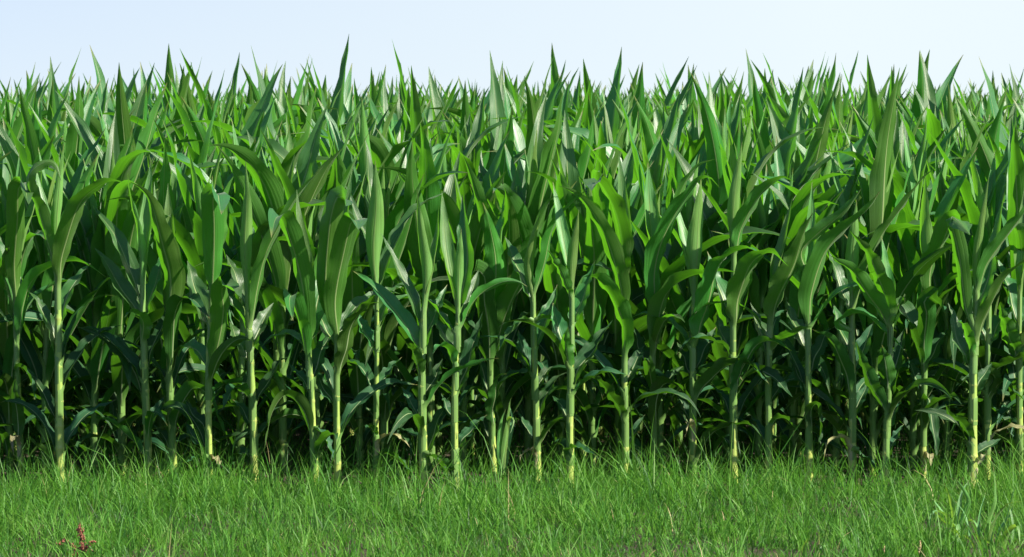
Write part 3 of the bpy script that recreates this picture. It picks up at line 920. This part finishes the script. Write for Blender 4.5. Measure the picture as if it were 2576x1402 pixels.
row = 1
y = 0.58
rrow = np.random.default_rng(77)
while y < 85:
    hw = half_width(y)
    if row == 1:
        xs = [at(px, 900, y)[0] for px in ROW2_X]
        xs += list(np.arange(hw + 0.10, hw + 4.2, 0.155)) + list(np.arange(-hw - 0.10, -hw - 4.2, -0.155))
    else:
        step = 0.14 if y < 24 else 0.19
        xs = list(np.arange(-hw - (4.2 if y < 8 else 2.4), hw + (4.2 if y < 8 else 2.4), step) + rrow.uniform(0, step))
    for x in xs:
        jx = x if row == 1 else x + rrow.normal(0, 0.025)
        jy = y + rrow.normal(0, 0.035)
        i = int(rrow.integers(NM))
        rot = rrow.uniform(0, 6.283)
        if row == 1 and 1.14 < x < 1.34:
            i, rot = (i + 5) % NM, rot + 1.2
        mean = 0.91 if row == 1 else (0.955 if row == 2 else 0.96 if row <= 4 else 1.005)
        s = float(np.clip(rrow.normal(mean, 0.045), 0.82, 0.97 if row == 1 else 1.005 if row <= 4 else 1.06))
        sxy = s * rrow.uniform(0.94, 1.06)
        inside = abs(jx) < hw + 0.10
        if inside and count < 300:
            o = copy_plant(i, (jx, jy, 0), rot, (sxy, sxy, s), row <= 4)
            if row == 1:
                tag(o, L2, "corn plant", "corn plants of the second row")
            else:
                tag(o, L3, "corn plant", "corn plants of the rows behind the second")
            count += 1
        else:
            mass.append((jx, jy, i, rot, sxy, s, MID if (y < 5 and not inside) else (MID if (y < 13 and inside) else FAR)))
    row += 1
    y += ROWGAP if y < 20 else (0.8 if y < 34 else 1.4)

# the rest of the field as ONE object
Vs, Fs, Us, Ts, Is, off = [], [], [], [], [], 0
for (px, py, i, rot, sxy, s, src) in mass:
    v, f, uv, t, mi = src[i]
    c_, s_ = math.cos(rot) * sxy, math.sin(rot) * sxy
    v2 = np.empty((len(v), 3), dtype=np.float32)
    v2[:, 0] = v[:, 0] * c_ - v[:, 1] * s_ + px
    v2[:, 1] = v[:, 0] * s_ + v[:, 1] * c_ + py
    v2[:, 2] = v[:, 2] * s
    Vs.append(v2)
    Fs.append(f + off)
    Us.append(uv)
    Ts.append((t + rrow.uniform(0, 1)) % 1.0)
    Is.append(mi)
    off += len(v)
field = link("corn_field", make_mesh("corn_field", np.concatenate(Vs), np.concatenate(Fs), np.concatenate(Us), np.concatenate(Ts), np.concatenate(Is), MATS))
tag(field, "far mass of green corn tops meeting the sky", "corn field", kind='stuff')

# ------------------------------------------------------------------ grass verge: one object
def grass_blades(n, x, y, length, width, lean, az, droop, tint, levels=5):
    t = np.linspace(0, 1, levels)
    V = np.zeros((n, levels, 2, 3), dtype=np.float32)
    ang0 = lean
    for k in range(levels):
        pass
    px, pz = np.zeros(n), np.zeros(n)
    pts = []
    for k in range(levels):
        pts.append((px.copy(), pz.copy()))
        a = ang0 + droop * ((k + 0.5) / (levels - 1)) ** 1.4
        px = px + np.sin(a) * length / (levels - 1)
        pz = pz + np.cos(a) * length / (levels - 1)
    ca, sa = np.cos(az), np.sin(az)
    tw = rng.normal(0, 0.9, n)
    wx, wy = -np.sin(az + tw), np.cos(az + tw)
    for k in range(levels):
        hx, hz = pts[k]
        wk = width / 2 * (1 - t[k] ** 2.2) * (0.75 + 0.25 * min(1, t[k] * 4)) + 0.00012
        for e, sg in ((0, -1), (1, 1)):
            V[:, k, e, 0] = x + ca * hx + wx * wk * sg
            V[:, k, e, 1] = y + sa * hx + wy * wk * sg
            V[:, k, e, 2] = np.maximum(hz, 0.004)
    V = V.reshape(n, levels * 2, 3)
    q = []
    for k in range(levels - 1):
        a = 2 * k
        q.append([a, a + 1, a + 3, a + 2])
    q = np.array(q)
    Fq = (np.arange(n)[:, None, None] * (levels * 2) + q[None]).reshape(-1, 4)
    return V.reshape(-1, 3), Fq, np.repeat(tint, levels * 2)


def fbm(x, y, seed):
    rg = np.random.default_rng(seed)
    o = np.zeros_like(x)
    for k in range(5):
        fx, fy = rg.normal(0, 1, 2) * (1.6 * 1.7 ** k)
        o += np.sin(x * fx + y * fy + rg.uniform(0, 6.28)) / (1.35 ** k)
    return o / 2.4


def ground_pt(px, py):
    d = ray(px, py)
    return CAM + d * (-CAM[2] / d[2])


BARE = [(*ground_pt(900, 1396)[:2], 0.20, 0.12), (*ground_pt(1965, 1398)[:2], 0.14, 0.10), (*ground_pt(1560, 1412)[:2], 0.3, 0.08)]


THIN = [(*ground_pt(2400, 1340)[:2], 0.16, 0.25), (*ground_pt(2510, 1385)[:2], 0.16, 0.25)]


def lawn():
    NT = 48000                    # tufts
    x = rng.uniform(-5.2, 5.2, NT)
    y = -2.7 + 3.05 * rng.uniform(0, 1, NT)
    edge = -0.06 + 0.13 * fbm(x * 2.6, y * 0, 3)
    keep = (y < edge) | (rng.random(NT) < np.exp(-np.clip(y - edge, 0, 9) / 0.09) * 0.9)
    for (bx, by, rx, ry) in BARE:
        d = ((x - bx) / rx) ** 2 + ((y - by) / ry) ** 2
        keep &= rng.random(NT) < np.clip((d - 0.25) / 0.9, 0.03, 1)
    keep &= rng.random(NT) < np.clip(1.05 + 0.5 * fbm(x * 3, y * 3, 9) - 0.2 * smooth((-1.2 - y) / 0.5), 0.35, 1)
    keep &= rng.random(NT) < np.clip(0.80 + 0.8 * fbm(x * 7.0, y * 4.0, 41), 0.60, 1)      # tussocks with gaps between them
    for (bx, by, rx, ry) in THIN:
        keep &= rng.random(NT) < np.clip(((x - bx) / rx) ** 2 + ((y - by) / ry) ** 2, 0.35, 1)
    x, y = x[keep], y[keep]
    per = rng.integers(5, 9, len(x))
    X, Y = np.repeat(x, per), np.repeat(y, per)
    n = len(X)
    tl = np.repeat(rng.lognormal(0, 0.40, len(x)) * (1 + 0.50 * fbm(x * 6.5, y * 6.5, 31)), per)
    tt = np.repeat(rng.normal(0, 0.17, len(x)) + 0.12 * fbm(x * 6.5, y * 6.5, 31), per)
    taz = np.repeat(rng.uniform(0, 6.283, len(x)), per)
    dens = fbm(X * 2.3, Y * 2.3, 5)
    near = smooth((Y + 1.6) / 1.4)
    X = X + rng.normal(0, 0.016, n)
    Y = Y + rng.normal(0, 0.016, n)
    L = (0.049 + 0.013 * near + 0.020 * dens) * rng.lognormal(0, 0.30, n) * tl
    W = rng.uniform(0.0021, 0.0044, n) * (0.8 + 0.4 * rng.random(n))
    lean = np.abs(rng.normal(0.15, 0.38, n))
    az = taz + rng.normal(0, 1.0, n)
    droop = np.abs(rng.normal(0.95, 0.75, n))
    tint = np.clip(0.47 + 0.20 * dens + tt + rng.normal(0, 0.17, n), 0, 0.95)
    tint[rng.random(n) < 0.007] = 1.0
    v1, f1, t1 = grass_blades(n, X, Y, L, W, lean, az, droop, tint)
    # long seed stems and wide straggling blades
    n2 = 3000
    X2, Y2 = rng.uniform(-5.2, 5.2, n2), rng.uniform(-2.3, 0.15, n2)
    L2_ = rng.uniform(0.06, 0.17, n2) * (0.7 + 0.3 * smooth((Y2 + 1.1) / 1.0))
    v2, f2, t2 = grass_blades(n2, X2, Y2, L2_, rng.uniform(0.0025, 0.005, n2), np.abs(rng.normal(0.1, 0.25, n2)), rng.uniform(0, 6.28, n2), np.abs(rng.normal(0.8, 0.7, n2)),
                              np.clip(rng.normal(0.55, 0.2, n2), 0, 0.95), 7)
    n4 = 2700
    X4, Y4 = rng.uniform(-5.2, 5.2, n4), rng.uniform(-0.30, 0.16, n4)
    q4 = fbm(X4 * 4.0, Y4 * 0, 51) + rng.normal(0, 0.35, n4) > 0.05
    X4, Y4 = X4[q4], Y4[q4]
    n4 = len(X4)
    v4, f4, t4 = grass_blades(n4, X4, Y4, rng.uniform(0.09, 0.19, n4), rng.uniform(0.0022, 0.0045, n4), np.abs(rng.normal(0.1, 0.22, n4)), rng.uniform(0, 6.28, n4), np.abs(rng.normal(0.6, 0.5, n4)),
                              np.clip(rng.normal(0.55, 0.22, n4), 0, 0.95), 7)
    # thin grass straying in between the corn rows
    n3 = 26000
    X3, Y3 = rng.uniform(-3.4, 3.8, n3), 0.1 + 3.6 * rng.uniform(0, 1, n3) ** 1.3
    q3 = fbm(X3 * 2.0, Y3 * 2.0, 21) + rng.normal(0, 0.4, n3) > -0.25
    X3, Y3 = X3[q3], Y3[q3]
    n3 = len(X3)
    v3, f3, t3 = grass_blades(n3, X3, Y3, rng.uniform(0.05, 0.17, n3), rng.uniform(0.003, 0.0065, n3), np.abs(rng.normal(0.15, 0.3, n3)), rng.uniform(0, 6.28, n3), np.abs(rng.normal(1.0, 0.8, n3)),
                              np.clip(rng.normal(0.22, 0.18, n3), 0, 0.9))
    v = np.concatenate([v1, v2, v3, v4])
    f = np.concatenate([f1, f2 + len(v1), f3 + len(v1) + len(v2), f4 + len(v1) + len(v2) + len(v3)])
    t = np.concatenate([t1, t2, t3, t4])
    me = make_mesh("grass", v, f, np.zeros((len(v), 2)), t, np.zeros(len(f)), [M_GRASS])
    return link("grass", me)


tag(lawn(), "uneven green grass verge growing along the foot of the corn", "grass", kind='stuff')

# ------------------------------------------------------------------ weeds in the verge
def blob_geo(c, r, stretch, rg):
    n, m = 5, 6
    V = []
    for i in range(n):
        ph = math.pi * (i + 0.001) / (n - 1 + 0.002)
        for j in range(m):
            a = 6.283 * j / m
            k = r * (1 + rg.uniform(-0.3, 0.3))
            V.append(c + np.array([k * math.sin(ph) * math.cos(a), k * math.sin(ph) * math.sin(a), k * stretch * math.cos(ph)]))
    idx = np.arange(n * m).reshape(n, m)
    nx = np.roll(idx, -1, axis=1)
    return np.array(V), np.stack([idx[1:], nx[1:], nx[:-1], idx[:-1]], axis=-1).reshape(-1, 4), np.zeros((n * m, 2))


def dock():
    rg = np.random.default_rng(5)
    g = at(208, 1440, -1.80)
    g[2] = 0
    root = bpy.data.objects.new("dock_weed", None)
    root.location = g
    COL.objects.link(root)
    tag(root, "dry rust brown dock weed with a seed spike in the grass, lower left", "weed")
    y = g[1]
    stems = [[(208, 1440), (206, 1395), (205, 1360), (200, 1325)], [(208, 1420), (185, 1375), (165, 1362), (148, 1368)], [(207, 1400), (222, 1370), (238, 1362)], [(207, 1425), (190, 1400), (170, 1395)], [(208, 1415), (228, 1392), (240, 1385)]]
    for k, s in enumerate(stems):
        P = [at(p[0], p[1], y + rg.uniform(-0.02, 0.02)) for p in s]
        C, L = catmull(P, 14)
        C = C - g
        b = MeshBuf()
        b.add(*tube_geo(C, np.linspace(0.0022, 0.0009, 14), 6))
        st = link("stem", b.mesh("stem", [M_RUSTSTEM]), root)
        sb = MeshBuf()
        Cd, _ = catmull(C, 70 if k == 0 else 34)
        for i, p in enumerate(Cd):
            if i < (14 if k == 0 else 8):
                continue
            if rg.random() < 0.12:
                continue
            for _ in range(4 if k == 0 else 2):
                q = p + rg.normal(0, 0.0048 if k == 0 else 0.003, 3)
                sb.add(*blob_geo(q, rg.uniform(0.0013, 0.0029), rg.uniform(0.8, 1.5), rg))
        link("seed_cluster", sb.mesh("seed_cluster", [M_RUST]), st)


dock()


def broad_tuft(name, label, y, specs, cat="grass tuft"):
    """specs: lists of picture points from the foot to the tip, width mm, depth cm"""
    rg = np.random.default_rng(int(abs(specs[0][0][0][0])))
    g = at(specs[0][0][0][0], specs[0][0][0][1], y)
    g[2] = 0
    root = bpy.data.objects.new(name, None)
    root.location = g
    COL.objects.link(root)
    tag(root, label, cat)
    for pts, wmm, dcm in specs:
        dep = dcm / 100
        n = len(pts)
        Q = [at(p[0], p[1], y + dep * (i / (n - 1)) ** 1.2) for i, p in enumerate(pts)]
        h = np.array([Q[-1][0] - Q[0][0], dep, 0.0])
        h = unit(h)
        if abs(h[1]) < 0.6:
            h = unit(np.array([h[0] * 0.75, math.copysign(0.65, dep), 0]))
        v, f, uv = leaf_geo(Q, h, 0.003, wmm / 1000 * (1.7 if name == 'grass_tuft' else 0.55), sheath=0, ruffle=0.001, waves=3, n=18, m=5, twist=rg.uniform(-0.5, 0.5), rg=rg)
        b = MeshBuf()
        b.add(v - g, f, uv, rg.uniform(0, 1))
        link("blade", b.mesh("blade", [M_WEED]), root)


broad_tuft("grass_tuft", "tuft of broad bladed grass rising over the verge below the thickest stalk", -1.42, [
    ([(2402, 1352), (2398, 1300), (2392, 1262), (2376, 1215)], 10, -6), ([(2408, 1352), (2412, 1290), (2420, 1240), (2438, 1208)], 9, 6),
    ([(2398, 1348), (2380, 1300), (2350, 1288), (2337, 1340)], 11, -8), ([(2405, 1345), (2435, 1275), (2428, 1240), (2402, 1200)], 11, -5),
    ([(2440, 1385), (2400, 1338), (2362, 1300), (2346, 1280)], 10, -8), ([(2410, 1362), (2440, 1310), (2460, 1330), (2478, 1360)], 10, -7),
    ([(2400, 1360), (2404, 1320), (2410, 1345), (2398, 1385)], 11, -10), ([(2396, 1352), (2388, 1310), (2372, 1290), (2345, 1255)], 9, 5)])
broad_tuft("grass_tuft", "tuft of tall yellow green blades at the lower right picture corner", -1.55, [
    ([(2478, 1385), (2490, 1310), (2505, 1260), (2500, 1175)], 9, -4), ([(2486, 1380), (2500, 1320), (2535, 1270), (2576, 1262)], 10, -8),
    ([(2500, 1390), (2520, 1330), (2545, 1290), (2552, 1250)], 9, 5), ([(2520, 1402), (2535, 1345), (2558, 1325), (2566, 1372)], 13, -9),
    ([(2470, 1400), (2470, 1370), (2460, 1350), (2450, 1340)], 9, -6), ([(2545, 1402), (2555, 1370), (2570, 1350), (2590, 1345)], 11, -6),
    ([(2490, 1402), (2496, 1350), (2498, 1320), (2510, 1290)], 8, 4), ([(2500, 1402), (2492, 1372), (2482, 1360), (2476, 1330)], 9, -5), ([(2530, 1402), (2528, 1360), (2522, 1330), (2530, 1300)], 8, 5),
    ([(2470, 1395), (2462, 1330), (2468, 1280), (2480, 1240)], 5, 4), ([(2445, 1390), (2436, 1330), (2424, 1290), (2404, 1262)], 5, 5), ([(2512, 1395), (2530, 1320), (2550, 1240), (2568, 1200)], 5, 4),
    ([(2460, 1398), (2440, 1360), (2416, 1345), (2390, 1372)], 6, -6), ([(2540, 1400), (2548, 1330), (2540, 1280), (2524, 1236)], 5, 5), ([(2425, 1392), (2414, 1350), (2396, 1330), (2366, 1338)], 6, -6)])
broad_tuft("grass_tuft", "two pale broad blades leaning right at the bottom edge, left of the fuzzy seed heads", -1.80, [
    ([(2050, 1412), (2056, 1388), (2066, 1368), (2080, 1350)], 9, -5), ([(2028, 1412), (2022, 1390), (2026, 1370), (2032, 1355)], 8, -4), ([(2058, 1412), (2058, 1392), (2070, 1376), (2084, 1372)], 7, 4)])
broad_tuft("corn_shoot", "small bushy corn side shoot standing beside the translucent leafed plant", 0.06, [
    ([(1266, 1195), (1268, 1130), (1278, 1060), (1283, 1010), (1288, 1002)], 34, -7), ([(1268, 1190), (1272, 1100), (1282, 1050), (1292, 1060), (1284, 1090)], 38, -9),
    ([(1262, 1195), (1258, 1120), (1262, 1060), (1272, 1030)], 40, -5), ([(1270, 1195), (1278, 1120), (1290, 1060), (1280, 1015)], 36, 4), ([(1264, 1195), (1250, 1150), (1240, 1110)], 34, 5)], "corn shoot")


def seed_head(px, py0, py1, y, label):
    rg = np.random.default_rng(px)
    P = [at(px - 3, py0 + 45, y), at(px - 1, py0, y), at(px, py0 - 8, y), at(px + 3, py1, y)]
    g = P[0].copy()
    g[2] = 0
    P[0] = g.copy()
    root = bpy.data.objects.new("seed_head_grass", None)
    root.location = g
    COL.objects.link(root)
    tag(root, label, "seed head", "fuzzy grass seed heads")
    C, L = catmull([p - g for p in P], 20)
    b = MeshBuf()
    b.add(*tube_geo(C, np.full(20, 0.0011), 6))
    link("stem", b.mesh("stem", [M_GRASS]), root)
    sb = MeshBuf()
    top, bot = P[3] - g, P[1] - g
    for i in range(70):
        s = rg.random()
        p = bot + (top - bot) * s
        rr = 0.0036 * math.sin(math.pi * (0.12 + 0.8 * s))
        a = rg.uniform(0, 6.283)
        sb.add(*blob_geo(p + np.array([rr * math.cos(a), rr * math.sin(a), 0]), rg.uniform(0.0012, 0.0020), 2.2, rg))
    link("seed_spike", sb.mesh("seed_spike", [M_SEED]), root)


seed_head(2222, 1400, 1376, -1.82, "fuzzy brown grass seed head at the bottom edge, the lower and left one of two")
seed_head(2312, 1398, 1362, -1.80, "fuzzy brown grass seed head at the bottom edge, the taller and right one of two")

scene.render.engine = 'CYCLES'
scene.cycles.max_bounces = 10
scene.cycles.transmission_bounces = 8
scene.cycles.diffuse_bounces = 5
